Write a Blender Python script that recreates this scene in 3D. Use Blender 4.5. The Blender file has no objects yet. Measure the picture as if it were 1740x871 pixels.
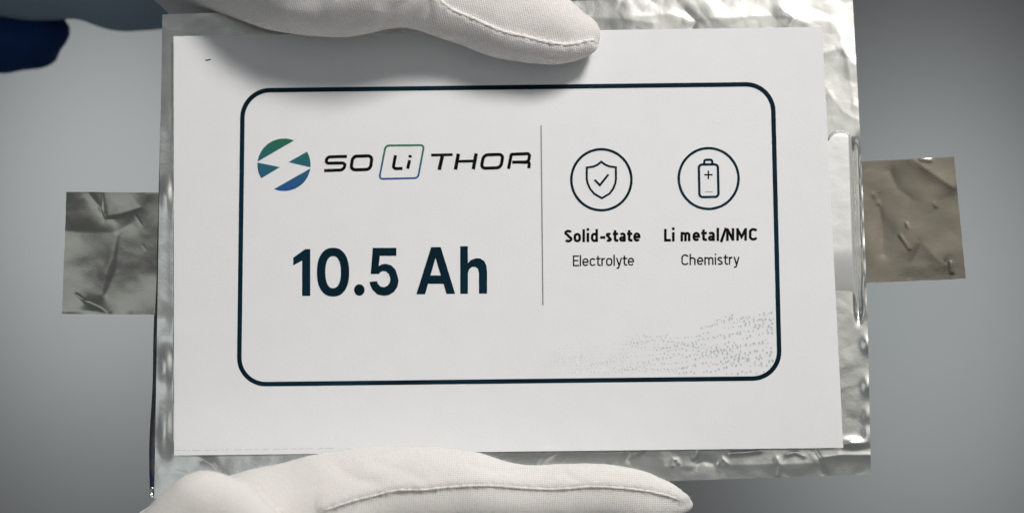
import bpy, math, random
import numpy as np
from mathutils import Vector, Matrix, noise
from mathutils.geometry import tessellate_polygon
from mathutils.bvhtree import BVHTree

# ------------------------------------------------------------------ camera, world, lamps
D = 0.45            # camera to cell, metres
S = 0.00014         # metres per photo pixel in the plane of the cell
KT = 0.14           # tilt of the cell: its foot leans towards the camera
scene = bpy.context.scene
COL = scene.collection

cam_d = bpy.data.cameras.new('camera')
cam = bpy.data.objects.new('camera', cam_d)
COL.objects.link(cam)
cam.location = (0, -D, 0)
cam.rotation_euler = (math.radians(90), 0, 0)
cam_d.sensor_width = 36
cam_d.lens = 36 * D / (1740 * S)
cam_d.clip_start = 0.01
cam_d.clip_end = 20
cam_d.dof.use_dof = True
cam_d.dof.focus_distance = D - 0.004
cam_d.dof.aperture_fstop = 9.5
scene.camera = cam

world = bpy.data.worlds.new('World')
scene.world = world
world.use_nodes = True
wb = world.node_tree.nodes['Background']
wb.inputs[0].default_value = (0.90, 0.96, 1.0, 1)
wb.inputs[1].default_value = 0.138

def area(name, loc, target, sx, sy, power, col):
    l = bpy.data.lights.new(name, 'AREA')
    l.shape = 'RECTANGLE'
    l.size, l.size_y = sx, sy
    l.energy = power
    l.color = col
    o = bpy.data.objects.new(name, l)
    COL.objects.link(o)
    o.location = loc
    o.rotation_euler = (Vector(target) - Vector(loc)).to_track_quat('-Z', 'Y').to_euler()
    return o

key = area('key_lamp', (0.39, -0.66, 0.74), (0.02, 0, 0), 0.24, 0.24, 1.03, (1.0, 0.972, 0.938))
key.data.spread = math.radians(56)      # a softbox behind a grid
area('foil_fill_right', (0.50, -1.3, 0.56), (0, 0, 0), 0.8, 0.62, 0.88, (1.0, 0.975, 0.92))  # added warm lamp behind the camera, for reflections in the right foil
area('foil_fill_left', (-0.46, -1.3, 0.20), (0, 0, 0), 0.5, 0.36, 0.40, (0.90, 0.96, 1.0))  # added cool lamp, low left, mirrored by the left foil and tab
for sx, tx, tz, sw in ((-0.20, -0.185, 0.018, 150.0), (0.20, 0.190, -0.030, 132.0)):      # two added spots, out of view, shaping the backdrop's bright middle and darker corners
    spot_d = bpy.data.lights.new('backdrop_spot', 'SPOT')
    spot_d.energy = sw
    spot_d.spot_size = math.radians(10.2)
    spot_d.spot_blend = 1.0
    spot_d.shadow_soft_size = 0.05
    spot_d.color = (0.955, 0.985, 1.0)
    spot = bpy.data.objects.new('backdrop_spot', spot_d)
    COL.objects.link(spot)
    spot.location = (sx, -0.50, 0.90)
    spot.rotation_euler = (Vector((tx, 0.42, tz)) - spot.location).to_track_quat('-Z', 'Y').to_euler()

vs = scene.view_settings
vs.view_transform = 'Standard'
vs.look = 'None'
vs.exposure = 0
vs.gamma = 1
scene.render.engine = 'CYCLES'
scene.cycles.use_denoising = True
scene.cycles.max_bounces = 6

# ------------------------------------------------------------------ geometry helpers
CAM = np.array([0.0, -D, 0.0])
N = np.array([0.0, -1.0, KT]); N /= np.linalg.norm(N)
E1 = np.array([1.0, 0, 0])
E2 = np.array([0, KT, 1.0]); E2 /= np.linalg.norm(E2)

def P(x, y, h=0.0):
    """point of the plane lying h mm in front of the cell's face, seen at (x, y) of the picture plane"""
    x, y, h = np.broadcast_arrays(np.asarray(x, float), np.asarray(y, float), np.asarray(h, float))
    d = np.stack([(x - 870) * S, np.full(x.shape, D), (435.5 - y) * S], -1)
    t = (h * 0.001 - CAM @ N) / (d @ N)
    return CAM + d * t[..., None]

def smooth(a, b, x):
    t = np.clip((x - a) / (b - a), 0, 1)
    return t * t * (3 - 2 * t)

def seg_dist(x, y, pts):
    """distance from points to a polyline"""
    best = np.full(np.shape(x), 1e9)
    for (x0, y0), (x1, y1) in zip(pts[:-1], pts[1:]):
        dx, dy = x1 - x0, y1 - y0
        t = np.clip(((x - x0) * dx + (y - y0) * dy) / (dx * dx + dy * dy + 1e-9), 0, 1)
        best = np.minimum(best, np.hypot(x - x0 - t * dx, y - y0 - t * dy))
    return best

def fbm(x, y, scale, seed, octaves=4):
    xs, ys = np.ravel(x) / scale, np.ravel(y) / scale
    out = np.empty(len(xs))
    for i in range(len(xs)):
        out[i] = noise.fractal((xs[i], ys[i], seed), 1.0, 2.0, octaves)
    return out.reshape(np.shape(x))

def ridged(x, y, scale, seed):
    xs, ys = np.ravel(x) / scale, np.ravel(y) / scale
    out = np.empty(len(xs))
    for i in range(len(xs)):
        out[i] = 1 - abs(noise.noise((xs[i], ys[i], seed))) * 2
    return out.reshape(np.shape(x))

def link(name, me, mat, parent=None, shade=True):
    o = bpy.data.objects.new(name, me)
    COL.objects.link(o)
    if mat: me.materials.append(mat)
    if shade:
        me.polygons.foreach_set('use_smooth', [True] * len(me.polygons))
    if parent: o.parent = parent
    return o

def mesh(name, v, f):
    me = bpy.data.meshes.new(name)
    me.from_pydata([tuple(map(float, p)) for p in v], [], [tuple(map(int, q)) for q in f])
    me.validate(); me.update()
    return me

def tag(o, label=None, cat=None, kind=None, group=None):
    if label: o['label'] = label
    if cat: o['category'] = cat
    if kind: o['kind'] = kind
    if group: o['group'] = group
    return o

def empty(name, loc):
    o = bpy.data.objects.new(name, None)
    o.empty_display_size = 0.01
    COL.objects.link(o)
    o.location = loc
    return o

def parent_keep(ch, par):
    ch.parent = par
    ch.matrix_parent_inverse = Matrix.Translation(par.location).inverted()

def slab_mesh(name, X, Y, Hf, Hb):
    """closed sheet: front heights Hf, back heights Hb, over a grid of picture-plane positions"""
    n, m = X.shape
    front, back = P(X, Y, Hf), P(X, Y, Hb)
    v = [front.reshape(-1, 3), back.reshape(-1, 3)]
    idx = np.arange(n * m).reshape(n, m)
    a, b, c, d = idx[:-1, :-1].ravel(), idx[:-1, 1:].ravel(), idx[1:, 1:].ravel(), idx[1:, :-1].ravel()
    f = [np.stack([a, d, c, b], 1), np.stack([a, b, c, d], 1) + n * m]
    base = 2 * n * m
    for fl, bl, flip in ((front[0], back[0], 1), (front[-1], back[-1], 0), (front[:, 0], back[:, 0], 0), (front[:, -1], back[:, -1], 1)):
        k = len(fl)
        v += [fl, bl]
        i0 = base + np.arange(k - 1)
        q = np.stack([i0, i0 + 1, i0 + 1 + k, i0 + k], 1)
        f.append(q[:, ::-1] if flip else q)
        base += 2 * k
    return mesh(name, np.concatenate(v), np.concatenate(f))

def quad_grid(tl, tr, br, bl, n, m):
    u, w = np.meshgrid(np.linspace(0, 1, m), np.linspace(0, 1, n))
    def mix(k):
        return (tl[k] * (1 - u) + tr[k] * u) * (1 - w) + (bl[k] * (1 - u) + br[k] * u) * w
    return mix(0), mix(1), u, w

# ------------------------------------------------------------------ materials
def mat(name, base, rough=0.6, metal=0.0, spec=0.5):
    m = bpy.data.materials.new(name)
    m.use_nodes = True
    b = m.node_tree.nodes['Principled BSDF']
    b.inputs['Base Color'].default_value = (*base, 1)
    b.inputs['Roughness'].default_value = rough
    b.inputs['Metallic'].default_value = metal
    b.inputs['Specular IOR Level'].default_value = spec
    return m

def nd(m, t, **kw):
    n = m.node_tree.nodes.new(t)
    for k, v in kw.items():
        if k.startswith('i_'):
            n.inputs[k[2:].replace('_', ' ')].default_value = v
        else:
            setattr(n, k, v)
    return n

def ln(m, a, b): m.node_tree.links.new(a, b)

def bump_noise(m, scale, dist, strength=1.0, detail=3, stretch=None, prev=None):
    b = m.node_tree.nodes['Principled BSDF']
    tc = nd(m, 'ShaderNodeTexCoord')
    src = tc.outputs['Object']
    if stretch:
        mp = nd(m, 'ShaderNodeMapping'); mp.inputs['Scale'].default_value = stretch
        ln(m, src, mp.inputs[0]); src = mp.outputs[0]
    nz = nd(m, 'ShaderNodeTexNoise', i_Scale=scale, i_Detail=detail)
    ln(m, src, nz.inputs['Vector'])
    bp = nd(m, 'ShaderNodeBump', i_Strength=strength, i_Distance=dist)
    ln(m, nz.outputs['Fac'], bp.inputs['Height'])
    if prev: ln(m, prev.outputs[0], bp.inputs['Normal'])
    ln(m, bp.outputs[0], b.inputs['Normal'])
    return bp

def col_noise(m, c0, c1, scale, detail=4, stretch=None, lo=0.35, hi=0.65):
    b = m.node_tree.nodes['Principled BSDF']
    tc = nd(m, 'ShaderNodeTexCoord')
    src = tc.outputs['Object']
    if stretch:
        mp = nd(m, 'ShaderNodeMapping'); mp.inputs['Scale'].default_value = stretch
        ln(m, src, mp.inputs[0]); src = mp.outputs[0]
    nz = nd(m, 'ShaderNodeTexNoise', i_Scale=scale, i_Detail=detail)
    ln(m, src, nz.inputs['Vector'])
    r = nd(m, 'ShaderNodeValToRGB')
    r.color_ramp.elements[0].position = lo; r.color_ramp.elements[0].color = (*c0, 1)
    r.color_ramp.elements[1].position = hi; r.color_ramp.elements[1].color = (*c1, 1)
    ln(m, nz.outputs['Fac'], r.inputs[0])
    ln(m, r.outputs[0], b.inputs['Base Color'])

M = {}
M['wall'] = mat('painted_backdrop', (0.32, 0.33, 0.33), 0.85)
col_noise(M['wall'], (0.157, 0.167, 0.168), (0.174, 0.180, 0.179), 6)
bump_noise(M['wall'], 300, 0.0004, 0.3)

M['paper'] = mat('office_paper', (0.80, 0.79, 0.78), 0.9, spec=0.25)
col_noise(M['paper'], (0.80, 0.80, 0.81), (0.815, 0.815, 0.82), 150, 6)
bump_noise(M['paper'], 1900, 0.00006, 0.6, 5, prev=bump_noise(M['paper'], 22, 0.0012, 0.06, 1))

M['foil'] = mat('aluminium_laminate', (0.76, 0.76, 0.72), 0.25, 1.0)
bump_noise(M['foil'], 130, 0.0004, 0.15, 3, prev=bump_noise(M['foil'], 1500, 0.00003, 0.4, 2))
M['strip'] = mat('matte_laminate', (0.62, 0.62, 0.605), 0.5, 0.5)
bump_noise(M['strip'], 500, 0.00012, 0.4, 3)
M['edge'] = mat('dark_seal_edge', (0.36, 0.36, 0.35), 0.32, 0.95)
bump_noise(M['edge'], 260, 0.0008, 0.6, 3)

M['tab_l'] = mat('aluminium_tab_dull', (0.37, 0.36, 0.315), 0.19, 1.0)
bump_noise(M['tab_l'], 60, 0.0006, 0.35, 3, prev=bump_noise(M['tab_l'], 1400, 0.00003, 0.3, 3, stretch=(1, 1, 4)))
M['tab_r'] = mat('nickel_tab_brushed', (0.25, 0.228, 0.185), 0.22, 1.0)
bump_noise(M['tab_r'], 70, 0.0006, 0.35, 3, prev=bump_noise(M['tab_r'], 2200, 0.00003, 0.45, 3, stretch=(0.3, 1, 2)))

M['ink'] = mat('ink_dark_teal', (0.0015, 0.014, 0.024), 0.6, spec=0.06)
col_noise(M['ink'], (0.001, 0.009, 0.015), (0.003, 0.026, 0.046), 45, 2, lo=0.3, hi=0.75)
M['ink_black'] = mat('ink_black', (0.004, 0.004, 0.005), 0.6, spec=0.06)
M['ink_grey'] = mat('ink_grey', (0.20, 0.20, 0.21), 0.7)
M['ink_faint'] = mat('ink_faint_grey', (0.52, 0.52, 0.53), 0.7)
M['ink_pale'] = mat('ink_pale_grey', (0.53, 0.56, 0.595), 0.7)

def gradient_ink(name, z0, z1):
    m = mat(name, (0.1, 0.1, 0.1), 0.55, spec=0.3)
    tc = nd(m, 'ShaderNodeTexCoord')
    sp = nd(m, 'ShaderNodeSeparateXYZ'); ln(m, tc.outputs['Object'], sp.inputs[0])
    mr = nd(m, 'ShaderNodeMapRange'); mr.inputs[1].default_value = z0; mr.inputs[2].default_value = z1
    ln(m, sp.outputs['Z'], mr.inputs[0])
    r = nd(m, 'ShaderNodeValToRGB')
    r.color_ramp.elements[0].color = (0.010, 0.075, 0.27, 1)
    r.color_ramp.elements[1].color = (0.010, 0.135, 0.065, 1)
    e = r.color_ramp.elements.new(0.5); e.color = (0.012, 0.115, 0.155, 1)
    ln(m, mr.outputs[0], r.inputs[0])
    ln(m, r.outputs[0], m.node_tree.nodes['Principled BSDF'].inputs['Base Color'])
    return m

def knit(name, base, ang, period=0.00052, depth=0.00015):
    m = mat(name, base, 0.95, spec=0.15)
    b = m.node_tree.nodes['Principled BSDF']
    b.inputs['Sheen Weight'].default_value = 0.25
    b.inputs['Subsurface Weight'].default_value = 0.5
    b.inputs['Subsurface Radius'].default_value = (1.0, 0.9, 0.8)
    b.inputs['Subsurface Scale'].default_value = 0.0045
    b.inputs['Sheen Roughness'].default_value = 0.6
    tc = nd(m, 'ShaderNodeTexCoord')
    mp = nd(m, 'ShaderNodeMapping')
    mp.inputs['Rotation'].default_value = (0, math.radians(ang), 0)
    ln(m, tc.outputs['Object'], mp.inputs[0])
    hs = []
    for d in ('X', 'Z'):
        w = nd(m, 'ShaderNodeTexWave', wave_type='BANDS', bands_direction=d)
        w.inputs['Scale'].default_value = 0.314 / (period if d == 'X' else period * 0.8)
        w.inputs['Distortion'].default_value = 1.4
        w.inputs['Detail'].default_value = 2
        w.inputs['Detail Scale'].default_value = 0.6
        ln(m, mp.outputs[0], w.inputs[0]); hs.append(w)
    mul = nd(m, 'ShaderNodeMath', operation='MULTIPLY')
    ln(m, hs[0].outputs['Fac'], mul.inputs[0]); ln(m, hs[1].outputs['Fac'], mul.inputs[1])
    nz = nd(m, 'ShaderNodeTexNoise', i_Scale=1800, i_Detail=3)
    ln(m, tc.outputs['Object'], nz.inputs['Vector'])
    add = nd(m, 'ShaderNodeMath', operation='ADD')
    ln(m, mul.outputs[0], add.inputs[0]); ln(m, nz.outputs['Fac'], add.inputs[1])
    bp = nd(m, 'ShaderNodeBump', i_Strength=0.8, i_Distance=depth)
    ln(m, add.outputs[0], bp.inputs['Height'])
    ln(m, bp.outputs[0], b.inputs['Normal'])
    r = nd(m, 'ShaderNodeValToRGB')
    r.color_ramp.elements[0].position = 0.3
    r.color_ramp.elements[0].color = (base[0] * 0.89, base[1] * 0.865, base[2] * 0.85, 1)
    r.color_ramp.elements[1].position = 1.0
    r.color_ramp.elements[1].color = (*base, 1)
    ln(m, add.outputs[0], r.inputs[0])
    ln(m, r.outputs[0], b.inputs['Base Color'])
    return m

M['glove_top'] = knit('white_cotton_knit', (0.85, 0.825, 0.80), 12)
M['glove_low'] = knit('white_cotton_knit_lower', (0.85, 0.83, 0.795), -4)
M['seam'] = mat('white_cotton_seam', (0.84, 0.82, 0.78), 0.95, spec=0.1)
bump_noise(M['seam'], 2200, 0.0003, 0.8, 3)
M['teal'] = mat('teal_grey_coat_cloth', (0.34, 0.45, 0.51), 0.9, spec=0.2)
bump_noise(M['teal'], 900, 0.0003, 0.5)
M['navy'] = mat('navy_coat_cloth', (0.006, 0.037, 0.15), 0.8, spec=0.25)
bump_noise(M['navy'], 900, 0.0003, 0.5)

# ------------------------------------------------------------------ setting
wall = link('wall', mesh('wall', [(-2.5, 0.42, -1.6), (2.5, 0.42, -1.6), (2.5, 0.42, 1.6), (-2.5, 0.42, 1.6)], [(0, 1, 2, 3)]), M['wall'], shade=False)
tag(wall, kind='structure')

# ------------------------------------------------------------------ battery cell
cell = empty('battery_cell', P(870, 815, -3.5))
tag(cell, 'silver foil pouch battery cell with two flat metal tabs behind a white printed sheet', 'battery cell')

TL, TR, BR, BL = (276, 25), (1448, -14), (1480, 805), (262, 846)
X, Y, U, W = quad_grid(TL, TR, BR, BL, 420, 600)
# the right edge bows a little, the left one leans
X = X + 5 * np.sin(math.pi * W) * U ** 6
# plateau of the filled pocket (under the sheet) and the thin sealed rim round it
lx = 300 + 0 * W
rx = 1390 + 36 * W
plate = smooth(0, 16, X - (lx - 6)) * smooth(0, 22, (rx + 2) - X) * smooth(0, 18, Y - 66) * smooth(0, 16, 762 - Y)
rim = 1 - plate
topz = 1 - smooth(40, 75, Y)
botz = smooth(755, 775, Y)
ritz = smooth(1395, 1425, X) * (1 - topz) * (1 - botz)
wr = np.abs(fbm(X, Y, 46, 21.0, 2)) * 0.55 - np.abs(fbm(X, Y, 70, 33.0, 2)) * 0.6 + fbm(X, Y, 95, 3.1) * 0.45 + ridged(X, Y, 120, 8.2) * 0.35 + fbm(X, Y, 28, 5.5, 2) * 0.10
H = -0.35 * plate - 1.9 * rim
H = H + rim * wr * (0.07 + 0.085 * topz + 0.04 * botz + 0.055 * ritz)
# puffs and dents along the right rim
for yy, a in ((232, .5), (262, .8), (300, .5), (340, .7), (372, .6), (420, .7), (470, .6), (522, .6), (585, 1.0), (655, 1.0), (705, .6), (738, .8)):
    H = H + 0.4 * a * np.exp(-((X - 1474 + 8 * (yy < 450)) / 9) ** 2 - ((Y - yy) / 15) ** 2)
H = H - 0.9 * np.exp(-((X - (1455 + (Y - 400) * 0.03)) / 5) ** 2) * smooth(230, 260, Y) * (1 - smooth(520, 560, Y))
H = H + 0.7 * np.exp(-((X - 1450) / 20) ** 2 - ((Y - 752) / 8) ** 2)
# creases of the rim: (polyline, height, width)
creases = [
    ([(1060, 30), (1140, 24), (1170, 34), (1280, 28), (1330, 26), (1372, 40)], 0.9, 11),
    ([(1000, 30), (1060, 32), (1110, 40)], 0.7, 9),
    ([(1165, 20), (1182, 36), (1176, 48)], -1.0, 5),
    ([(1330, 16), (1350, 30), (1340, 46)], 0.8, 5),
    ([(1400, 90), (1430, 82), (1452, 110)], 0.9, 10),
    ([(1404, 150), (1432, 190), (1458, 205)], 0.7, 9),
    ([(1420, 40), (1440, 100), (1452, 180)], 0.6, 8),
    ([(945, 768), (925, 780), (918, 790)], 1.0, 3.5),
    ([(1092, 764), (1075, 771), (1068, 782)], 1.2, 3.0),
    ([(1062, 765), (1045, 780), (1035, 792)], 0.9, 5),
    ([(1187, 763), (1185, 772), (1178, 778)], 0.9, 2.5),
    ([(1142, 790), (1144, 780), (1150, 780), (1152, 786)], 0.9, 2.5),
    ([(1186, 788), (1198, 784), (1212, 788)], -0.9, 6),
    ([(1222, 786), (1228, 778), (1234, 785)], 0.9, 2.5),
    ([(1242, 770), (1270, 768), (1290, 765)], 1.2, 3.0),
    ([(1320, 778), (1326, 790), (1322, 806)], 1.0, 4),
    ([(1336, 772), (1352, 768), (1366, 774)], 0.9, 3),
    ([(1380, 762), (1392, 778), (1400, 806)], -1.1, 4),
    ([(1396, 776), (1430, 772), (1480, 772)], 1.4, 6),
    ([(345, 780), (360, 788), (372, 800)], 1.2, 5),
    ([(290, 690), (278, 740)], 0.6, 12),
    ([(300, 800), (350, 815), (420, 815)], 0.6, 8),
    ([(1130, 792), (1300, 788), (1400, 786)], 0.5, 8),
]
for pts, a, w in creases:
    H = H + (0.22 * a * np.exp(-(seg_dist(X, Y, pts) / (w * 1.9)) ** 1.15) if w > 4.5 else 0.15 * a * np.exp(-(seg_dist(X, Y, pts) / (w * 1.1)) ** 1.4)) * rim
# left rim: the sealed edge is folded into a rounded bead with shallow dents
bead = np.exp(-((X - (284 - 4 * W)) / 10) ** 2) * smooth(85, 330, Y)
H = H + bead * (0.12 + 0.10 * np.sin(Y / 31.0) * np.sin(Y / 83.0 + 1))
for yy, a, hw in ((105, .25, 26), (205, .3, 30), (330, .45, 10), (440, -.2, 40), (545, .4, 12), (575, -.35, 14), (612, .4, 9), (634, .3, 8), (668, -.2, 22), (730, .5, 24), (790, -.3, 18)):
    H = H + 0.75 * a * np.exp(-((X - 281) / 17) ** 2 - ((Y - yy) / (hw * 1.9)) ** 2)
Hb = np.minimum(-6.6 * plate - 3.0 * rim - 0.3, H - 0.25)
pouch = link('pouch', slab_mesh('pouch', X, Y, H, Hb), M['foil'])
parent_keep(pouch, cell)

# dark folded seal showing along the left side
ys = np.linspace(40, 842, 130)
wd = 1.5 + 8.5 * smooth(120, 800, ys) ** 1.2 + 1.5 * np.sin(ys / 37) * smooth(500, 700, ys)
xe = 276 + (262 - 276) * (ys - 25) / 821 + 1.5
uu = np.linspace(0, 1, 7)
XE = xe[:, None] - wd[:, None] * uu[None]
YE = np.repeat(ys[:, None], 7, 1) + 0 * uu
HE = -2.6 - 1.6 * uu[None] ** 1.5 + fbm(XE * 2, YE, 26, 4.4, 3) * 0.9 * smooth(420, 700, YE)
sealb = link('folded_seal', slab_mesh('folded_seal', XE, YE, HE, HE - 1.2), M['edge'])
parent_keep(sealb, cell)
sealb['label'] = 'dark folded edge seal'
# bright bent foil corner at the foot of the fold
xs_, ys_, _, _ = quad_grid((254, 828), (270, 824), (270, 848), (254, 844), 8, 8)
cor = link('foil_corner', slab_mesh('foil_corner', xs_, ys_, -2.6 + fbm(xs_, ys_, 7, 2, 2) * 1.2, -3.4 + 0 * xs_), M['foil'])
parent_keep(cor, cell)

# raised matte strip beside the sheet
ky = np.linspace(0, 1, 90); kx = np.linspace(0, 1, 22)
yst = 222 + ky * 306
xl = 1396 + 13 * ky; xr = 1447 + 10 * ky
XS = xl[:, None] + (xr - xl)[:, None] * kx[None]
YS = np.repeat(yst[:, None], 22, 1)
cornr = 16
dx = np.maximum(XS - (xr[:, None] - cornr), 0); dxl = np.maximum((1407 + cornr) - XS, 0)
dtop = cornr - np.sqrt(np.maximum(cornr ** 2 - np.minimum(np.maximum(dx, dxl), cornr) ** 2, 0))
YS = YS + dtop * (1 - ky[:, None]) ** 6
edge = np.minimum(np.minimum((xr[:, None] - XS) / 5, (YS - 221 - dtop) / 6), 1)
HS = -2.2 + 2.0 * np.sqrt(np.clip(edge, 0, 1)) * (1 - smooth(420, 528, YS)) + 0.04 * fbm(XS, YS, 40, 1, 2)
HS = HS - 0.5 * smooth(480, 528, YS)
strip = link('raised_strip', slab_mesh('raised_strip', XS, YS, HS, HS * 0 - 2.9), M['strip'])
parent_keep(strip, cell)
strip['label'] = 'raised matte strip with rounded top'

def tab(name, q, hb, m, creases, seed, label):
    n, k = 110, 90
    X, Y, U, W = quad_grid(*q, n, k)
    X = X + fbm(X * 0 + 5 * seed, Y, 30, seed, 2) * 0.8 * (2 * (U > 0.5) - 1)
    Y = Y + fbm(X, Y * 0 + 7 * seed, 30, seed + 1, 2) * 0.8
    H = hb + fbm(X, Y, 90, seed, 2) * 0.30 + np.abs(fbm(X, Y, 34, seed + 3, 2)) * 0.025
    for pts, a, w in creases:
        H = H + (0.24 * a * np.exp(-(seg_dist(X, Y, pts) / (w * 1.8)) ** 1.2) if w > 4 else 0.13 * a * np.exp(-(seg_dist(X, Y, pts) / w) ** 2))
    o = link(name, slab_mesh(name, X, Y, H, H - 0.3), m)
    parent_keep(o, cell)
    o['label'] = label
    return o

tab('terminal_tab', ((113, 326), (290, 327), (288, 534), (105, 533)), -3.8, M['tab_l'], [
    ([(150, 327), (168, 350), (178, 372), (192, 372)], 0.8, 5),
    ([(172, 328), (172, 356)], 0.7, 3),
    ([(250, 330), (240, 352), (215, 360), (185, 368)], -0.9, 9),
    ([(245, 345), (225, 378), (195, 395), (110, 392)], 0.6, 12),
    ([(198, 400), (190, 440), (180, 465), (172, 500)], -1.0, 9),
    ([(205, 400), (198, 455), (180, 500)], 0.5, 5),
    ([(150, 512), (168, 520), (182, 530)], 1.1, 6),
    ([(130, 500), (146, 512)], 0.6, 2),
    ([(228, 362), (240, 381)], 0.35, 1.5),
    ([(243, 416), (247, 423)], 0.3, 1.2),
    ([(105, 530), (150, 528), (210, 533)], -0.6, 9)], 2.3, 'dull grey crumpled tab')
tab('terminal_tab', ((1452, 275), (1621, 266), (1641, 473), (1455, 481)), -3.4, M['tab_r'], [
    ([(1553, 272), (1575, 288), (1620, 318)], 0.9, 9),
    ([(1565, 270), (1580, 272)], 0.9, 4),
    ([(1510, 290), (1525, 320), (1545, 335)], -0.7, 10),
    ([(1490, 340), (1498, 380), (1500, 430)], -0.7, 7),
    ([(1484, 330), (1492, 345)], 0.6, 4),
    ([(1588, 345), (1590, 350)], 0.5, 3),
    ([(1530, 400), (1545, 422)], 0.5, 3),
    ([(1541, 380), (1543, 386)], 0.5, 3),
    ([(1568, 412), (1592, 440), (1606, 450)], 0.6, 8),
    ([(1545, 470), (1548, 450), (1566, 412)], -0.5, 6),
    ([(1615, 446), (1618, 462)], 1.0, 3),
    ([(1608, 446), (1610, 475)], -0.8, 5)], 6.7, 'brown-grey brushed tab')

# ------------------------------------------------------------------ printed sheet
PTL, PTR, PBR, PBL = (295, 62), (1397, 46), (1433, 760), (296, 773)
def paper_h(x, y):
    x = np.asarray(x, float); y = np.asarray(y, float)
    return (0.25 * np.sin((x - 300) / 1130 * math.pi) * 0.6
            + 0.7 * smooth(620, 775, y) ** 2 * (1 - smooth(300, 700, x)) - 0.12
            + 0.5 * smooth(1250, 1430, x) ** 2)

X, Y, U, W = quad_grid(PTL, PTR, PBR, PBL, 60, 90)
HP = paper_h(X, Y)
paper = link('paper_sheet', slab_mesh('paper_sheet', X, Y, HP, HP - 0.13), M['paper'])
tag(paper, 'white paper sheet printed with a logo and 10.5 Ah on the foil cell', 'paper sheet')

class Print:
    """flat ink shapes laid on the sheet, in picture-plane coordinates"""
    def __init__(s, ox=0, oy=0, k=1.0):
        s.ox, s.oy, s.k = ox, oy, k
        s.v, s.f, s.n = [], [], 0
    def _add(s, pts, faces):
        base = len(s.v)
        h = 0.035 + 0.004 * (s.n % 5); s.n += 1
        for x, y in pts:
            px, py = s.ox + x / s.k, s.oy + y / s.k
            s.v.append(P(px, py, float(paper_h(px, py)) + h))
        s.f += [tuple(base + i for i in q) for q in faces]
    def stroke(s, pts, w, closed=False, step=12):
        pts = [np.array(p, float) for p in pts]
        if closed: pts = pts + [pts[0]]
        out = [pts[0]]
        for a, b in zip(pts[:-1], pts[1:]):
            L = np.hypot(*(b - a))
            if L < 1e-6: continue
            k = max(1, int(L / (step * s.k)))
            out += [a + (b - a) * i / k for i in range(1, k + 1)]
        p = np.array(out)
        if closed: p = p[:-1]
        n = len(p)
        d = np.roll(p, -1, 0) - p
        d /= np.linalg.norm(d, axis=1)[:, None] + 1e-12
        if not closed: d[-1] = d[-2]
        dp = np.roll(d, 1, 0)
        if not closed: dp[0] = d[0]
        n1 = np.stack([-d[:, 1], d[:, 0]], 1); n0 = np.stack([-dp[:, 1], dp[:, 0]], 1)
        mt = n0 + n1
        mt /= np.linalg.norm(mt, axis=1)[:, None] + 1e-12
        cosv = np.maximum((mt * n1).sum(1), 0.45)
        off = mt * (w / 2 / cosv)[:, None]
        V = np.concatenate([p + off, p - off])
        F = []
        for i in range(n if closed else n - 1):
            j = (i + 1) % n
            F.append((i, j, n + j, n + i))
        s._add(V, F)
    def poly(s, outer, holes=()):
        loops = [outer, *holes]
        allp = [p for l in loops for p in l]
        tri = tessellate_polygon([[Vector((x, y, 0)) for x, y in l] for l in loops])
        s._add(allp, tri)
    def build(s, name, m, label=None):
        # every face looks out of the sheet
        V = np.array(s.v); F = []
        for q in s.f:
            a, b, c = V[q[0]], V[q[1]], V[q[2]]
            F.append(q if np.cross(b - a, c - a) @ N > 0 else q[::-1])
        o = link(name, mesh(name, V, F), m, paper, shade=False)
        if label: o['label'] = label
        return o

def arc(cx, cy, rx, ry, a0, a1, n=14):
    return [(cx + rx * math.cos(math.radians(a0 + (a1 - a0) * i / n)), cy + ry * math.sin(math.radians(a0 + (a1 - a0) * i / n))) for i in range(n + 1)]

def rounded(pts, r, n=7, closed=True):
    """round the corners of a polygon or polyline"""
    out = []
    m = len(pts)
    for i in range(m):
        p = np.array(pts[i], float)
        if not closed and i in (0, m - 1):
            out.append(tuple(p)); continue
        a = np.array(pts[i - 1], float); b = np.array(pts[(i + 1) % m], float)
        ri = r[i] if isinstance(r, (list, tuple)) else r
        if ri <= 0: out.append(tuple(p)); continue
        da = (a - p); la = np.hypot(*da); db = (b - p); lb = np.hypot(*db)
        t = min(ri, la * 0.49, lb * 0.49)
        q0 = p + da / la * t; q1 = p + db / lb * t
        c = 0.5523
        c0 = q0 + (p - q0) * c; c1 = q1 + (p - q1) * c
        for k in range(n + 1):
            u = k / n
            out.append(tuple(q0 * (1 - u) ** 3 + 3 * c0 * u * (1 - u) ** 2 + 3 * c1 * u * u * (1 - u) + q1 * u ** 3))
    return out

# frame
pr = Print()
pr.stroke(rounded([(412.5, 154), (1313, 143), (1325, 642), (406, 652.5)], 46, 12), 7.7, True)
pr.build('printed_frame', M['ink'])
# divider
pr = Print(); pr.stroke([(919.3, 213), (922.5, 518)], 2.0)
pr.build('printed_divider', M['ink_grey'])
# specks and the dashed rule at the foot of the sheet
pr = Print()
pr.stroke([(349, 102.3), (353, 102.6), (358, 101.2)], 2.2)
pr.build('printed_speck', M['ink_black'])
pr = Print()
rnd = random.Random(4)
x = 300
while x < 560:
    l = rnd.uniform(3, 14)
    y = 764.5 - (x - 300) * 0.0135
    pr.stroke([(x, y), (x + l, y - l * 0.0135)], 0.7)
    x += l + rnd.uniform(2, 9)
pr.build('printed_rule', M['ink_faint'])

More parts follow.
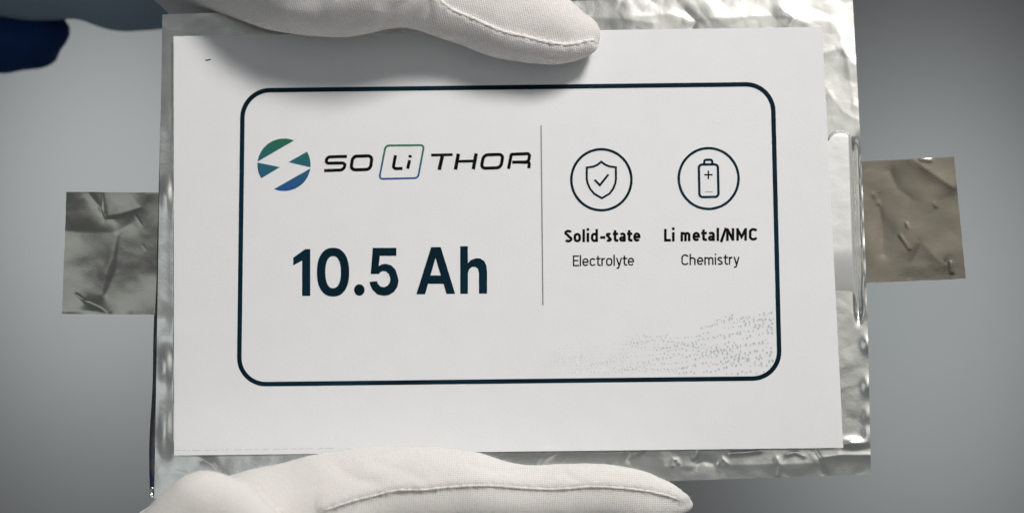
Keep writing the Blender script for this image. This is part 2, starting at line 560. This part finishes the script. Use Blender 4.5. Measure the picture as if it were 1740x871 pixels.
# emblem: four wedges of a disc
def z_of(y): return float(P(480, y, 0)[2])
pr = Print(400, 130, 3.961)
cx, cy, R = 327, 594, 179
def onc(a): return (cx + R * math.cos(math.radians(a)), cy + R * math.sin(math.radians(a)))
pr.poly(arc(cx, cy, R, 176, 187, 292, 30))
pr.poly(arc(cx, cy, R, 176, 149, 185, 14) + [(300, 610)])
pr.poly(arc(cx, cy, R, 176, -30, 5.5, 14) + [(358, 576)])
pr.poly(arc(cx, cy, R, 176, 8, 112, 30))
pr.build('printed_emblem', gradient_ink('ink_gradient_emblem', z_of(325), z_of(236)))

# lettering of the mark
pr = Print(530, 220, 4.35)
w = 23
pr.stroke(rounded([(259, 199), (112, 203), (102, 250), (248, 247), (235, 299), (90, 304)], [0, 28, 24, 24, 28, 0], closed=False), w)
pr.stroke(rounded([(302, 198), (446, 195), (432, 295), (288, 299)], 32), w + 1, True)
pr.stroke(rounded([(618, 190), (600, 289), (669, 288)], [0, 22, 0], closed=False), w)
pr.stroke([(722, 226), (708, 290)], w); pr.stroke([(728, 190), (725, 208)], w)
pr.stroke([(882, 190), (1040, 186)], w - 2); pr.stroke([(964, 197), (941, 298)], w + 4)
pr.stroke([(1083, 179), (1061, 296)], w + 3); pr.stroke([(1214, 177), (1193, 294)], w + 3); pr.stroke([(1080, 236), (1196, 233)], w - 2)
pr.stroke(rounded([(1270, 188), (1414, 184), (1396, 283), (1250, 287)], 32), w + 1, True)
pr.stroke(rounded([(1453, 292), (1474, 184), (1612, 178), (1600, 240), (1480, 242)], [0, 5, 22, 20, 0], closed=False), w)
pr.stroke(rounded([(1545, 242), (1609, 243), (1602, 287)], [0, 14, 0], closed=False), w)
pr.build('printed_wordmark', M['ink_black'])
pr = Print(530, 220, 4.35)
pr.stroke(rounded([(545, 119), (829, 116), (784, 359), (497, 365)], 26), 14, True)
pr.build('printed_symbol_box', gradient_ink('ink_gradient_box', z_of(303), z_of(247)))

# capacity
pr = Print(480, 400, 4.703)
pr.poly([(222, 108), (182, 108), (86, 176), (86, 238), (157, 200), (157, 482), (222, 482)])
def superell(cx, cy, a, b, e, n=48):
    o = []
    for i in range(n):
        t = 2 * math.pi * i / n
        c, s_ = math.cos(t), math.sin(t)
        o.append((cx + a * math.copysign(abs(c) ** (2 / e), c), cy + b * math.copysign(abs(s_) ** (2 / e), s_)))
    return o
pr.poly(superell(404, 292, 129, 195, 2.3), [superell(404.5, 292, 62, 128, 2.3)])
pr.poly(superell(614, 434, 42, 46, 2))
five_o = [(922, 330), (928, 360), (918, 410), (890, 450), (850, 475), (810, 481), (760, 470), (720, 435), (701, 395), (695, 370)]
five = [(722, 98), (910, 98), (910, 162), (778, 162), (769, 244), (795, 229), (825, 225), (870, 238), (903, 272)] + five_o + \
       [(755, 364), (763, 386), (783, 407), (810, 413), (840, 400), (858, 374), (862, 345), (851, 308), (828, 287), (805, 283), (785, 290), (770, 307), (705, 307)]
pr.poly(five)
pr.poly([(1188, 92), (1265, 92), (1380, 465), (1310, 465), (1287, 385), (1163, 385), (1140, 468), (1070, 468)], [[(1223, 178), (1183, 318), (1265, 318)]])
pr.poly([(1420, 85), (1481, 85), (1482, 220), (1503, 197), (1545, 181), (1580, 182), (1612, 203), (1630, 240), (1635, 290), (1635, 463), (1570, 463), (1570, 300), (1562, 265), (1540, 250), (1515, 250), (1492, 268), (1482, 300), (1482, 465), (1420, 465)])
pr.build('printed_capacity', M['ink'])

# icons
def icon(name, fn):
    pr = Print(920, 230, 4.35); fn(pr); return pr.build(name, M['ink'])
def shield(pr):
    pr.stroke(arc(443, 328, 222, 225, 0, 360, 72)[:-1], 19, True)
    half = [(442, 195), (415, 217), (385, 231), (335, 238), (335, 320), (342, 355), (360, 395), (390, 431), (447, 464)]
    other = [(503, 431), (530, 395), (546, 355), (551, 320), (550, 236), (500, 229), (470, 216)]
    pr.stroke(half + other, 16, True)
    pr.stroke([(393, 328), (432, 368), (496, 288)], 16)
def battery(pr):
    pr.stroke(arc(1236, 319, 221, 224, 0, 360, 72)[:-1], 19, True)
    pr.stroke(rounded([(1163, 216), (1304, 214), (1309, 454), (1168, 456)], 26), 18, True)
    pr.stroke(rounded([(1203, 208), (1204, 181), (1262, 180), (1263, 207)], [0, 20, 20, 0], closed=False), 17)
    pr.stroke([(1203, 291), (1265, 291)], 11); pr.stroke([(1234, 260), (1234, 322)], 11)
icon('printed_shield_icon', shield)
icon('printed_battery_icon', battery)
pr = Print(920, 230, 4.35); pr.stroke([(1210, 417), (1266, 416)], 5); pr.build('printed_minus', M['ink_grey'])

# small captions: a plain stroke alphabet (cap height 1, y up)
XH = 0.74
def loop(cx, w, h0, h1, sw):
    return superell(cx, (h0 + h1) / 2, (w - sw) / 2, (h1 - h0 - sw) / 2, 2.5, 28)
def glyph(c, s):
    """strokes, closed loops and advance of a letter with stroke width s"""
    q = s / 2; X = XH
    if c == ' ': return [], [], 0.26
    if c == '-': return [[(0.05, 0.36), (0.40, 0.36)]], [], 0.46
    if c == '/': return [[(0.02, -0.10), (0.34, 1.03)]], [], 0.38
    if c == 'l': return [[(q, 0), (q, 1.04)]], [], s + 0.13
    if c == 'i': return [[(q, 0), (q, X)], [(q, 0.90), (q, 0.90 + s * 1.05)]], [], s + 0.13
    if c == 'o': return [], [loop(0.27, 0.54, 0, X, s)], 0.65
    if c == 'd': return [[(0.52 - q, 0), (0.52 - q, 1.04)]], [loop(0.26, 0.52, 0, X, s)], 0.65
    if c == 'S': return [[*arc(0.29, 0.75, 0.29 - q, 0.25 - q, 20, 180, 10), *arc(0.29, 0.75, 0.29 - q, 0.25 - q, 190, 250, 4), *arc(0.29, 0.26, 0.30 - q, 0.27 - q, 70, -150, 14)]], [], 0.68
    if c == 's': return [[*arc(0.22, 0.55, 0.22 - q, 0.19 - q, 25, 250, 12), *arc(0.22, 0.20, 0.23 - q, 0.20 - q, 70, -150, 12)]], [], 0.55
    if c == 't': return [[(0.15, 0.93), (0.15, 0.22), *arc(0.15 + 0.16, 0.19, 0.16, 0.19 - q, 190, 270, 5), (0.37, q)], [(0.0, X - q), (0.36, X - q)]], [], 0.46
    if c == 'a': return [[*arc(0.24, 0.50, 0.24 - q, 0.24 - q, 155, 0, 9), (0.48 - q, 0)], ], [superell(0.23, 0.22, 0.23 - q, 0.22 - q, 2.3, 24)], 0.60
    if c == 'e': return [[(0.02 + q, 0.37), (0.52 - q, 0.37), *arc(0.26, 0.42, 0.26 - q, 0.32 - q, 10, 180, 12), *arc(0.26, 0.32, 0.26 - q, 0.32 - q, 180, 325, 12)]], [], 0.63
    if c == 'c': return [[*arc(0.26, 0.44, 0.26 - q, 0.30 - q, 30, 180, 10), *arc(0.26, 0.30, 0.26 - q, 0.30 - q, 180, 330, 10)]], [], 0.58
    if c == 'C': return [[*arc(0.31, 0.68, 0.31 - q, 0.32 - q, 25, 180, 11), *arc(0.31, 0.32, 0.31 - q, 0.32 - q, 180, 335, 11)]], [], 0.70
    if c == 'E': return [[(0.48, 1 - q), (q, 1 - q), (q, q), (0.50, q)], [(q, 0.52), (0.45, 0.52)]], [], 0.60
    if c == 'L': return [[(q, 1), (q, q), (0.46, q)]], [], 0.56
    if c == 'N': return [[(q, 0), (q, 1)], [(q, 1 - q * 0.6), (0.56 - q, q * 0.6)], [(0.56 - q, 0), (0.56 - q, 1)]], [], 0.70
    if c == 'M': return [[(q, 0), (q, 1)], [(q, 1 - q), (0.36, 0.30), (0.72 - q, 1 - q)], [(0.72 - q, 0), (0.72 - q, 1)]], [], 0.86
    if c == 'h': return [[(q, 0), (q, 1.04)], [(q, 0.45), *arc(0.25, 0.46, 0.25 - q, 0.28 - q, 170, 0, 9), (0.50 - q, 0)]], [], 0.64
    if c == 'm': return [[(q, 0), (q, X)], [(q, 0.45), *arc(0.22, 0.50, 0.22 - q, 0.24 - q, 170, 0, 8), (0.44 - q, 0)], [(0.44 - q, 0.45), *arc(0.66 - s, 0.50, 0.22 - q, 0.24 - q, 170, 0, 8), (0.88 - s - q, 0)]], [], 0.98 - s * 0.8
    if c == 'r': return [[(q, 0), (q, X)], [(q, 0.42), *arc(0.25, 0.44, 0.25 - q, 0.30 - q, 170, 75, 6)]], [], 0.42
    if c == 'y': return [[(q * 0.9, X), (0.25, 0.04)], [(0.50 - q * 0.9, X), (0.22, -0.16), *arc(0.12, -0.15, 0.09, 0.07, -20, -90, 4), (0.04, -0.22)]], [], 0.58

def caption(text, x0, x1, yb0, yb1, cap, sw):
    """x0..x1 and the baseline's two ends in picture-plane units"""
    tot = 0; items = []
    for ch in text:
        st, lo, adv = glyph(ch, sw); items.append((tot, st, lo)); tot += adv - (0.05 if ch != ' ' else 0.0)
    tot -= 0.06
    k = (x1 - x0) / tot
    sl = (yb1 - yb0) / (x1 - x0)
    pr = Print()
    def T(p, o):
        xx = x0 + (p[0] + o) * k
        return (xx, yb0 + (xx - x0) * sl - p[1] * cap)
    for o, st, lo in items:
        for q in st: pr.stroke([T(p, o) for p in q], sw * cap)
        for q in lo: pr.stroke([T(p, o) for p in q], sw * cap, True)
    return pr.build('printed_caption', M['ink_black'], 'printed words ' + text)
K7 = 4.579
def r7(x, y): return 930 + x / K7, 370 + y / K7
def cap7(t, xa, xb, ya, yb, h, sw):
    (a, c), (b, d) = r7(xa, ya), r7(xb, yb)
    caption(t, a, b, c, d, h / K7, sw)
cap7('Solid-state', 130, 727, 190, 184, 97, 0.205)
cap7('Li metal/NMC', 906, 1638, 184, 176, 98, 0.205)
cap7('Electrolyte', 198, 676, 376, 371, 84, 0.13)
cap7('Chemistry', 1042, 1494, 368, 364, 84, 0.13)

# halftone drift in the lower right corner of the frame
pr = Print()
rnd = random.Random(11)
def env(x): return float(np.interp(x, [905, 960, 1050, 1110, 1180, 1250, 1318], [606, 590, 576, 572, 556, 538, 512]))
for row in range(56):
    xx = 905.0 + rnd.uniform(0, 6)
    while xx < 1318:
        t = (xx - 905) / 413
        sp = 3.7 + 2.2 * t
        wave = (2.2 + 4.0 * t) * math.sin(xx * 0.028 + row * 0.55) + 2.0 * math.sin(xx * 0.075 - row * 0.9)
        py = 640 - (xx - 905) * 0.012 - row * sp + wave - 6 * t * t * (row % 3)
        e = env(xx) + 7 * math.sin(xx * 0.05)
        if e < py < 639 - (xx - 905) * 0.011 and math.hypot(max(0, xx - 1286), max(0, py - 604)) < 30 and rnd.random() < 0.82:
            dep = min(1, (py - e) / 45)
            r = (0.45 + 1.2 * t + 0.40 * dep * t) * rnd.uniform(0.55, 1.2)
            el = 1.0 + 0.7 * t * rnd.random()
            px = xx + rnd.uniform(-0.8, 0.8) * (0.6 + 2 * t); py += rnd.uniform(-0.6, 0.6) * (0.5 + 3.2 * t)
            pr.poly([(px + r * math.cos(a), py + r * el * math.sin(a)) for a in (0.2, 1.25, 2.3, 3.34, 4.39, 5.44)])
        xx += (4.6 + 3.0 * t) * rnd.uniform(0.88, 1.15)
dots = pr.build('printed_dots', M['ink_pale']); dots['kind'] = 'stuff'

# ------------------------------------------------------------------ gloved hands and sleeves
def surface_nets(f, org, vx):
    s = f < 0
    nx, ny, nz = f.shape
    cs = (nx - 1, ny - 1, nz - 1)
    pos = np.zeros(cs + (3,)); cnt = np.zeros(cs)
    corner = [(i, j, k) for i in (0, 1) for j in (0, 1) for k in (0, 1)]
    def C(a, c): return a[c[0]:c[0] + cs[0], c[1]:c[1] + cs[1], c[2]:c[2] + cs[2]]
    for a in corner:
        for ax in range(3):
            if a[ax]: continue
            b = list(a); b[ax] = 1
            fa, fb = C(f, a), C(f, b)
            x = (fa < 0) != (fb < 0)
            t = np.where(x, fa / np.where(x, fa - fb, 1), 0)
            p = np.zeros(cs + (3,)); p[...] = a
            p[..., ax] += t
            pos += p * x[..., None]; cnt += x
    live = cnt > 0
    ids = np.full(cs, -1); ids[live] = np.arange(live.sum())
    ii = np.argwhere(live)
    V = org + (ii + pos[live] / cnt[live][:, None]) * vx
    F = []
    for ax in range(3):
        o1, o2 = [(1, 2), (2, 0), (0, 1)][ax]
        sl0 = [slice(None)] * 3; sl1 = [slice(None)] * 3
        sl0[ax] = slice(0, -1); sl1[ax] = slice(1, None)
        a, b = s[tuple(sl0)], s[tuple(sl1)]
        e = np.argwhere(a != b)
        e = e[(e[:, o1] > 0) & (e[:, o2] > 0) & (e[:, o1] < f.shape[o1] - 1) & (e[:, o2] < f.shape[o2] - 1)]
        inside = a[tuple(e.T)]
        q = []
        for d1, d2 in ((-1, -1), (0, -1), (0, 0), (-1, 0)):
            c = e.copy(); c[:, o1] += d1; c[:, o2] += d2
            q.append(ids[tuple(c.T)])
        q = np.stack(q, 1)
        q[~inside] = q[~inside][:, ::-1]
        F.append(q)
    return V, np.concatenate(F)

def cone(p, a, b, ra, rb):
    """distance to a ball swept from a to b with changing radius"""
    ab = b - a
    t = np.clip(((p - a) @ ab) / max(ab @ ab, 1e-12), 0, 1)
    return np.linalg.norm(p - a - t[..., None] * ab, axis=-1) - (ra + (rb - ra) * t)

def smin(a, b, k):
    h = np.clip(0.5 + 0.5 * (b - a) / k, 0, 1)
    return b + (a - b) * h - k * h * (1 - h)

def catmull(ch, n=4):
    ch = np.array(ch, float)
    e = np.concatenate([[2 * ch[0] - ch[1]], ch, [2 * ch[-1] - ch[-2]]])
    out = []
    for i in range(1, len(e) - 2):
        for k in range(n):
            t = k / n
            out.append(0.5 * (2 * e[i] + (e[i + 1] - e[i - 1]) * t + (2 * e[i - 1] - 5 * e[i] + 4 * e[i + 1] - e[i + 2]) * t * t + (3 * e[i] - e[i - 1] - 3 * e[i + 1] + e[i + 2]) * t ** 3))
    out.append(ch[-1])
    return np.array(out)

def sculpt(name, chains, vx, m, cell_top=None, wob=0.0003, wsc=0.02, seed=1.0, relax=2, folds=(), steps=()):
    """chains: list of (points (x, y, h mm, r px), blend mm); joined into one skin"""
    segs = []
    for pts, blend in chains:
        c = catmull(pts, 4)
        w = P(c[:, 0], c[:, 1], c[:, 2])
        r = c[:, 3] * S * ((w[:, 1] + D) / D)
        segs.append((w, r, blend))
    lo = np.min([np.min(w - r[:, None], 0) for w, r, _ in segs], 0) - 0.004
    hi = np.max([np.max(w + r[:, None], 0) for w, r, _ in segs], 0) + 0.004
    n = np.ceil((hi - lo) / vx).astype(int) + 1
    ax = [lo[i] + np.arange(n[i]) * vx for i in range(3)]
    tot = None
    for w, r, blend in segs:
        f = np.full(tuple(n), 0.05)
        for i in range(len(w) - 1):
            a, b = w[i], w[i + 1]
            mr = max(r[i], r[i + 1]) + 0.010
            l = np.minimum(a, b) - mr; u = np.maximum(a, b) + mr
            i0 = np.maximum(((l - lo) / vx).astype(int), 0); i1 = np.minimum(((u - lo) / vx).astype(int) + 2, n)
            g = np.stack(np.meshgrid(*[ax[k][i0[k]:i1[k]] for k in range(3)], indexing='ij'), -1)
            sl = tuple(slice(i0[k], i1[k]) for k in range(3))
            f[sl] = np.minimum(f[sl], cone(g, a, b, r[i], r[i + 1]))
        if tot is None: tot = f
        elif blend > 0: tot = smin(f, tot, blend * 0.001)
        else: tot = np.minimum(tot, f)
    if cell_top is not None:      # flattened where it presses on the cell
        g = np.stack(np.meshgrid(*ax, indexing='ij'), -1)
        mid = P(870, 415, 0)
        hh = g @ N
        qa = np.abs((g - mid) @ E1) - 605 * S
        qb = np.abs((g - mid) @ E2) - 412 * S
        qh = np.abs(hh - (cell_top - 7.0) / 2000) - (cell_top + 7.0) / 2000
        q = np.stack([qa, qb, qh], -1)
        box = np.linalg.norm(np.maximum(q, 0), axis=-1) + np.minimum(q.max(-1), 0)
        tot = np.maximum(tot, -box)
    V, F = surface_nets(tot, lo, vx)
    # relax, then a little uneven cloth
    e = np.concatenate([F[:, [0, 1]], F[:, [1, 2]], F[:, [2, 3]], F[:, [3, 0]]])
    e = np.concatenate([e, e[:, ::-1]])
    deg = np.bincount(e[:, 0], minlength=len(V))[:, None]
    for _ in range(relax):
        acc = np.zeros_like(V)
        for k in range(3): acc[:, k] = np.bincount(e[:, 0], V[e[:, 1], k], len(V))
        V = V * 0.4 + 0.6 * acc / np.maximum(deg, 1)
    if len(folds) or len(steps):
        me0 = mesh(name, V, F)
        nr = np.array([v.normal[:] for v in me0.vertices])
        bpy.data.meshes.remove(me0)
        k = D / (V[:, 1] + D) / S
        px, py = 870 + V[:, 0] * k, 435.5 - V[:, 2] * k
        view = CAM - V; view /= np.linalg.norm(view, axis=1)[:, None]
        face = smooth(0.05, 0.45, (nr * view).sum(1))
        add = np.zeros(len(V))
        for pts, a, w in folds:
            add += a * 0.001 * np.exp(-(seg_dist(px, py, pts) / w) ** 1.4)
        for pts, up, down, fade in steps:
            d = seg_dist(px, py, pts)
            line = np.interp(px, [p[0] for p in pts], [p[1] for p in pts])
            sd = np.where(py < line, 1.0, -1.0) * d + 2.2 * np.sin(px * 0.42) + 1.4 * np.sin(px * 0.23 + 1)
            inside = (px > pts[0][0] - 8) & (px < pts[-1][0] + 12)
            t = smooth(-5, 5, sd)
            add += inside * np.exp(-(d / fade) ** 1.6) * 0.001 * (up * t + down * (1 - t))
        V = V + nr * (add * face)[:, None]
    me = mesh(name, V, F)
    if wob:
        nr = np.array([v.normal[:] for v in me.vertices])
        dsp = np.array([noise.fractal(Vector((p[0] / wsc, p[1] / wsc, p[2] / wsc + seed)), 1.0, 2.0, 3) for p in V])
        V = V + nr * (dsp * wob)[:, None]
        me.vertices.foreach_set('co', V.ravel()); me.update()
    return link(name, me, m)

def surf_points(o, pts):
    """points of the skin of o seen from the front along a line"""
    bvh = BVHTree.FromObject(o, bpy.context.evaluated_depsgraph_get())
    out = []
    for x, y in pts:
        q = P(x, y, 0); d = Vector(q - CAM).normalized()
        loc, nor, _, _ = bvh.ray_cast(Vector(CAM), d)
        if loc is not None: out.append((np.array(loc), np.array(nor)))
    return out

def resample(pts, step):
    pts = np.array(pts, float)
    c = catmull(np.concatenate([pts, np.zeros((len(pts), 1))], 1), 8)[:, :2]
    L = np.concatenate([[0], np.cumsum(np.hypot(*np.diff(c, axis=0).T))])
    t = np.arange(0, L[-1], step)
    return np.stack([np.interp(t, L, c[:, 0]), np.interp(t, L, c[:, 1])], 1)

def seam(name, o, pts, rad, seed, parent, lift=0.2):
    rnd = random.Random(seed)
    sp = surf_points(o, resample(pts, 2.5))
    if len(sp) < 4: return None
    C = np.array([p + n * rad * lift for p, n in sp]); Nn = np.array([n for _, n in sp])
    for _ in range(3): C[1:-1] = (C[:-2] + C[1:-1] * 2 + C[2:]) / 4
    V, F = [], []
    k = 8
    for i in range(len(C)):
        t = C[min(i + 1, len(C) - 1)] - C[max(i - 1, 0)]; t /= np.linalg.norm(t) + 1e-12
        b = np.cross(t, Nn[i]); b /= np.linalg.norm(b) + 1e-12
        n2 = np.cross(b, t)
        taper = min(1, (i + 1) / 6, (len(C) - i) / 6)
        r = rad * taper * (0.85 + 0.28 * math.sin(i * 1.35 + seed) * rnd.uniform(0.3, 1) + rnd.uniform(-0.12, 0.12))
        sh = rnd.uniform(-0.15, 0.15) * rad
        for j in range(k):
            a = 2 * math.pi * j / k
            V.append(C[i] + (b * math.cos(a) * 1.15 + n2 * math.sin(a)) * r + b * sh)
    for i in range(len(C) - 1):
        for j in range(k):
            F.append((i * k + j, i * k + (j + 1) % k, (i + 1) * k + (j + 1) % k, (i + 1) * k + j))
    F += [tuple(range(k))[::-1], tuple((len(C) - 1) * k + j for j in range(k))]
    s = link(name, mesh(name, V, F), M['seam'])
    parent_keep(s, parent)
    return s

def fuzz(o, n, x0, x1, y0, y1, seed, parent, m):
    """loose cotton fibres standing on the cloth"""
    rnd = random.Random(seed)
    me = o.data
    k = []
    for p in me.polygons:
        c = p.center
        q = D / (c[1] + D) / S
        x, y = 870 + c[0] * q, 435.5 - c[2] * q
        if x0 < x < x1 and y0 < y < y1 and p.normal[1] < 0.35: k.append(p.index)
    V, F = [], []
    for _ in range(n):
        p = me.polygons[rnd.choice(k)]
        nn = Vector(p.normal)
        a, b = Vector(me.vertices[p.vertices[0]].co), Vector(me.vertices[p.vertices[2]].co)
        c = a.lerp(b, rnd.random())
        d = (nn + Vector((rnd.gauss(0, .9), rnd.gauss(0, .9), rnd.gauss(0, .9)))).normalized()
        if d.dot(nn) < 0.05: continue
        L = rnd.uniform(0.00025, 0.0009); w = rnd.uniform(0.000010, 0.000020)
        sd = d.cross(Vector((0, 1, 0.1))).normalized() * w
        bend = Vector((rnd.gauss(0, .3), rnd.gauss(0, .3), rnd.gauss(0, .3))) * L
        i = len(V)
        c = c - nn * 0.0001
        m1 = c + d * L * 0.55; e = c + d * L + bend
        V += [c - sd, c + sd, m1 + sd, m1 - sd, e]
        F += [(i, i + 1, i + 2, i + 3), (i + 3, i + 2, i + 4)]
    f = link('fuzz', mesh('fuzz', V, F), m)
    f['kind'] = 'stuff'
    parent_keep(f, parent)

# upper hand: thumb in front of the sheet, four fingers behind the cell, wrist up to the left
ht = [(300, -118, -6, 98), (370, -80, -3, 95), (440, -52, 4, 92), (500, -30, 8.5, 88), (560, -19, 10.5, 82), (610, -17, 13, 75), (670, -24, 14.5, 68),
      (700, -20, 13.2, 64), (745, -4, 9.5, 58), (800, 18, 7.2, 54), (850, 38, 6.8, 51), (900, 50, 6.4, 49), (945, 54, 6.2, 46), (985, 58, 5.2, 35)]
ht3 = [(660, 2, 14, 36), (720, 20, 11.5, 30), (750, 32, 9.6, 29), (800, 50, 6.6, 28), (850, 68, 6.4, 28), (900, 78, 6.2, 28), (950, 79, 5.8, 28), (985, 69, 5.2, 27)]
ht2 = [(670, -50, 9, 62), (740, -42, 7.5, 56), (800, -25, 7.2, 52), (850, -8, 7.0, 50), (900, 10, 6.6, 47), (940, 32, 6.2, 44)]
fing = [
    [(390, -230, -18, 74), (560, -190, -19, 66), (720, -120, -17, 60), (840, -40, -16, 56), (915, 40, -15.6, 50)],
    [(350, -170, -20, 76), (520, -80, -19, 66), (680, 40, -16.8, 60), (780, 130, -16, 56), (840, 200, -15.5, 49)],
    [(320, -120, -20, 74), (450, 20, -18, 64), (570, 150, -16.6, 58), (650, 230, -16, 54), (700, 290, -15.4, 47)],
    [(310, -70, -19, 66), (380, 70, -17, 56), (440, 190, -16, 50), (480, 260, -15.4, 46), (505, 310, -15, 41)]]
palm = [([(120, -330, -14, 150), (250, -270, -14, 130), (390, -230, -14, 90)], 9),
        ([(120, -330, -14, 150), (240, -200, -14, 120), (340, -150, -16, 85)], 9),
        ([(120, -330, -14, 150), (230, -170, -12, 105), (310, -90, -14, 78)], 9),
        ([(-260, -430, -16, 170), (120, -330, -14, 150)], 9),
        ([(180, -260, -12, 120), (300, -118, -6, 98)], 9)]
SEAM1 = [(742, -8), (752, 6), (775, 20), (800, 30), (830, 44), (860, 55), (890, 62), (920, 70), (950, 75), (975, 75), (995, 70), (1008, 68), (1014, 76)]
hand1 = empty('gloved_hand', P(300, -118, 0))
tag(hand1, 'white cotton gloved hand whose thumb presses the top edge of the printed sheet', 'gloved hand', group='gloved hands holding the cell')
g1 = sculpt('glove', [(ht, 0), (ht2, 3), (ht3, 3)] + palm + [(f, 5) for f in fing], 0.0008, M['glove_top'], cell_top=0.05, wob=0.00045, wsc=0.016, seed=3.0,
            steps=[(SEAM1, -0.4, 0.75, 28)],
            folds=[([(600, 40), (640, 34), (668, 40)], -0.5, 8), ([(655, 44), (672, 18), (700, -5)], -0.7, 9), ([(640, 20), (662, 30), (690, 42)], 0.5, 8),
                   ([(690, 44), (720, 20), (735, 0)], -0.45, 7), ([(560, 60), (600, 30), (640, 0)], -0.3, 10), ([(420, 20), (470, 5), (540, 0)], -0.35, 12), ([(880, 20), (905, 5)], 0.25, 9)])
parent_keep(g1, hand1)
seam('seam', g1, SEAM1, 0.00046, 5, hand1)
fuzz(g1, 5000, 290, 1040, -20, 125, 3, hand1, M['seam'])

# lower hand: thumb in front of the foil's foot, palm below the cell
lt = [(330, 985, 8, 130), (430, 904, 10, 103), (500, 880, 10, 95), (560, 866, 9.6, 97), (620, 847, 9, 87), (700, 836, 8.6, 79), (780, 834, 8, 70), (850, 844, 6.6, 60), (900, 845, 6, 55), (950, 843, 5.8, 54),
      (1000, 840, 5.6, 54), (1040, 841, 5.4, 52), (1080, 846, 5.2, 48), (1115, 851, 4.6, 39), (1140, 854, 4, 28), (1166, 856, 3.4, 12)]
mound = [(330, 1090, 14, 140), (362, 945, 19, 122), (354, 890, 25, 79), (349, 850, 29, 47)]
mound2 = [(255, 935, 28, 55), (318, 864, 29.5, 46), (349, 848, 30, 45), (395, 866, 29.5, 49), (446, 925, 28, 56)]
lf = [
    [(430, 1080, -18, 74), (600, 1000, -19, 66), (760, 900, -17, 60), (880, 800, -16, 56), (950, 710, -15.6, 50)],
    [(400, 1040, -20, 76), (560, 920, -19, 66), (700, 790, -16.8, 60), (780, 690, -16, 56), (820, 610, -15.5, 49)],
    [(360, 1000, -20, 74), (480, 860, -18, 64), (580, 720, -16.6, 58), (640, 620, -16, 54), (670, 550, -15.4, 47)],
    [(330, 980, -19, 66), (400, 830, -17, 56), (440, 700, -16, 50), (465, 620, -15.4, 46), (480, 560, -15, 41)]]
lpalm = [([(160, 1230, -10, 150), (290, 1160, -12, 130), (430, 1080, -14, 90)], 9),
         ([(160, 1230, -10, 150), (280, 1110, -12, 120), (380, 1030, -16, 85)], 9),
         ([(160, 1230, -10, 150), (250, 1090, -10, 115), (340, 1000, -14, 78)], 9),
         ([(-300, 1120, -20, 175), (-40, 1200, -14, 165), (160, 1230, -10, 150)], 9),
         ([(200, 1160, -2, 140), (330, 985, 8, 130)], 9)]
SEAM2 = [(548, 867), (575, 858), (600, 850), (640, 840), (675, 832), (720, 831), (770, 826), (830, 824), (900, 829), (950, 830), (1000, 826), (1040, 827), (1090, 832), (1130, 840), (1158, 850)]
hand2 = empty('gloved_hand', P(330, 985, 0))
tag(hand2, 'white cotton gloved hand whose thumb presses the foot of the foil below the sheet', 'gloved hand', group='gloved hands holding the cell')
g2 = sculpt('glove', [(mound, 0), (mound2, 3), (lt, 0)] + lpalm + [(f, 5) for f in lf], 0.0008, M['glove_low'], cell_top=-1.7, wob=0.00045, wsc=0.016, seed=9.0,
            steps=[(SEAM2, 0.9, -0.15, 26)],
            folds=[([(575, 790), (600, 812), (640, 818)], -0.45, 8), ([(640, 785), (690, 800), (720, 815)], -0.3, 8), ([(800, 790), (840, 800), (880, 796)], -0.4, 10),
                   ([(500, 830), (560, 820), (600, 800)], -0.35, 10), ([(960, 805), (985, 820)], -0.3, 7), ([(1030, 800), (1090, 808), (1130, 826)], 0.4, 10)])
parent_keep(g2, hand2)
seam('seam', g2, SEAM2, 0.00032, 8, hand2)
fuzz(g2, 6000, 230, 1200, 740, 885, 6, hand2, M['seam'])

# sleeves
sl = sculpt('sleeve', [
    ([(-700, -330, -50, 330), (-300, -260, -48, 290), (-40, -185, -46, 215), (70, -160, -44, 200), (140, -165, -44, 205), (215, -146, -44, 203), (275, -160, -44, 203), (330, -190, -40, 190)], 0)],
    0.002, M['teal'], wob=0.003, wsc=0.05, seed=2.0)
sl.name = 'coat_sleeve'
tag(sl, 'teal-grey coat sleeve behind the upper gloved hand, out of focus', 'sleeve')
cf = sculpt('sleeve_lining', [
    ([(-500, 0, -60, 150), (-150, 52, -62, 88), (8, 64, -62, 74), (52, 64, -62, 52)], 0), ([(48, 78, -62, 46), (76, 86, -62, 22), (90, 58, -62, 12)], 4)], 0.002, M['navy'], wob=0.004, wsc=0.022, seed=4.0)
cf.name = 'jacket_cuff'
tag(cf, 'dark navy blue jacket cuff hanging below the teal-grey coat sleeve', 'cuff')
s2 = sculpt('navy_sleeve', [([(-900, 1380, -20, 340), (-480, 1200, -22, 310), (-316, 1100, -24, 294), (-246, 1050, -26, 294)], 0)], 0.0025, M['navy'], wob=0.003, wsc=0.03, seed=7.0)
s2.name = 'jacket_sleeve'
tag(s2, 'dark navy jacket sleeve at the wrist of the lower gloved hand', 'sleeve')
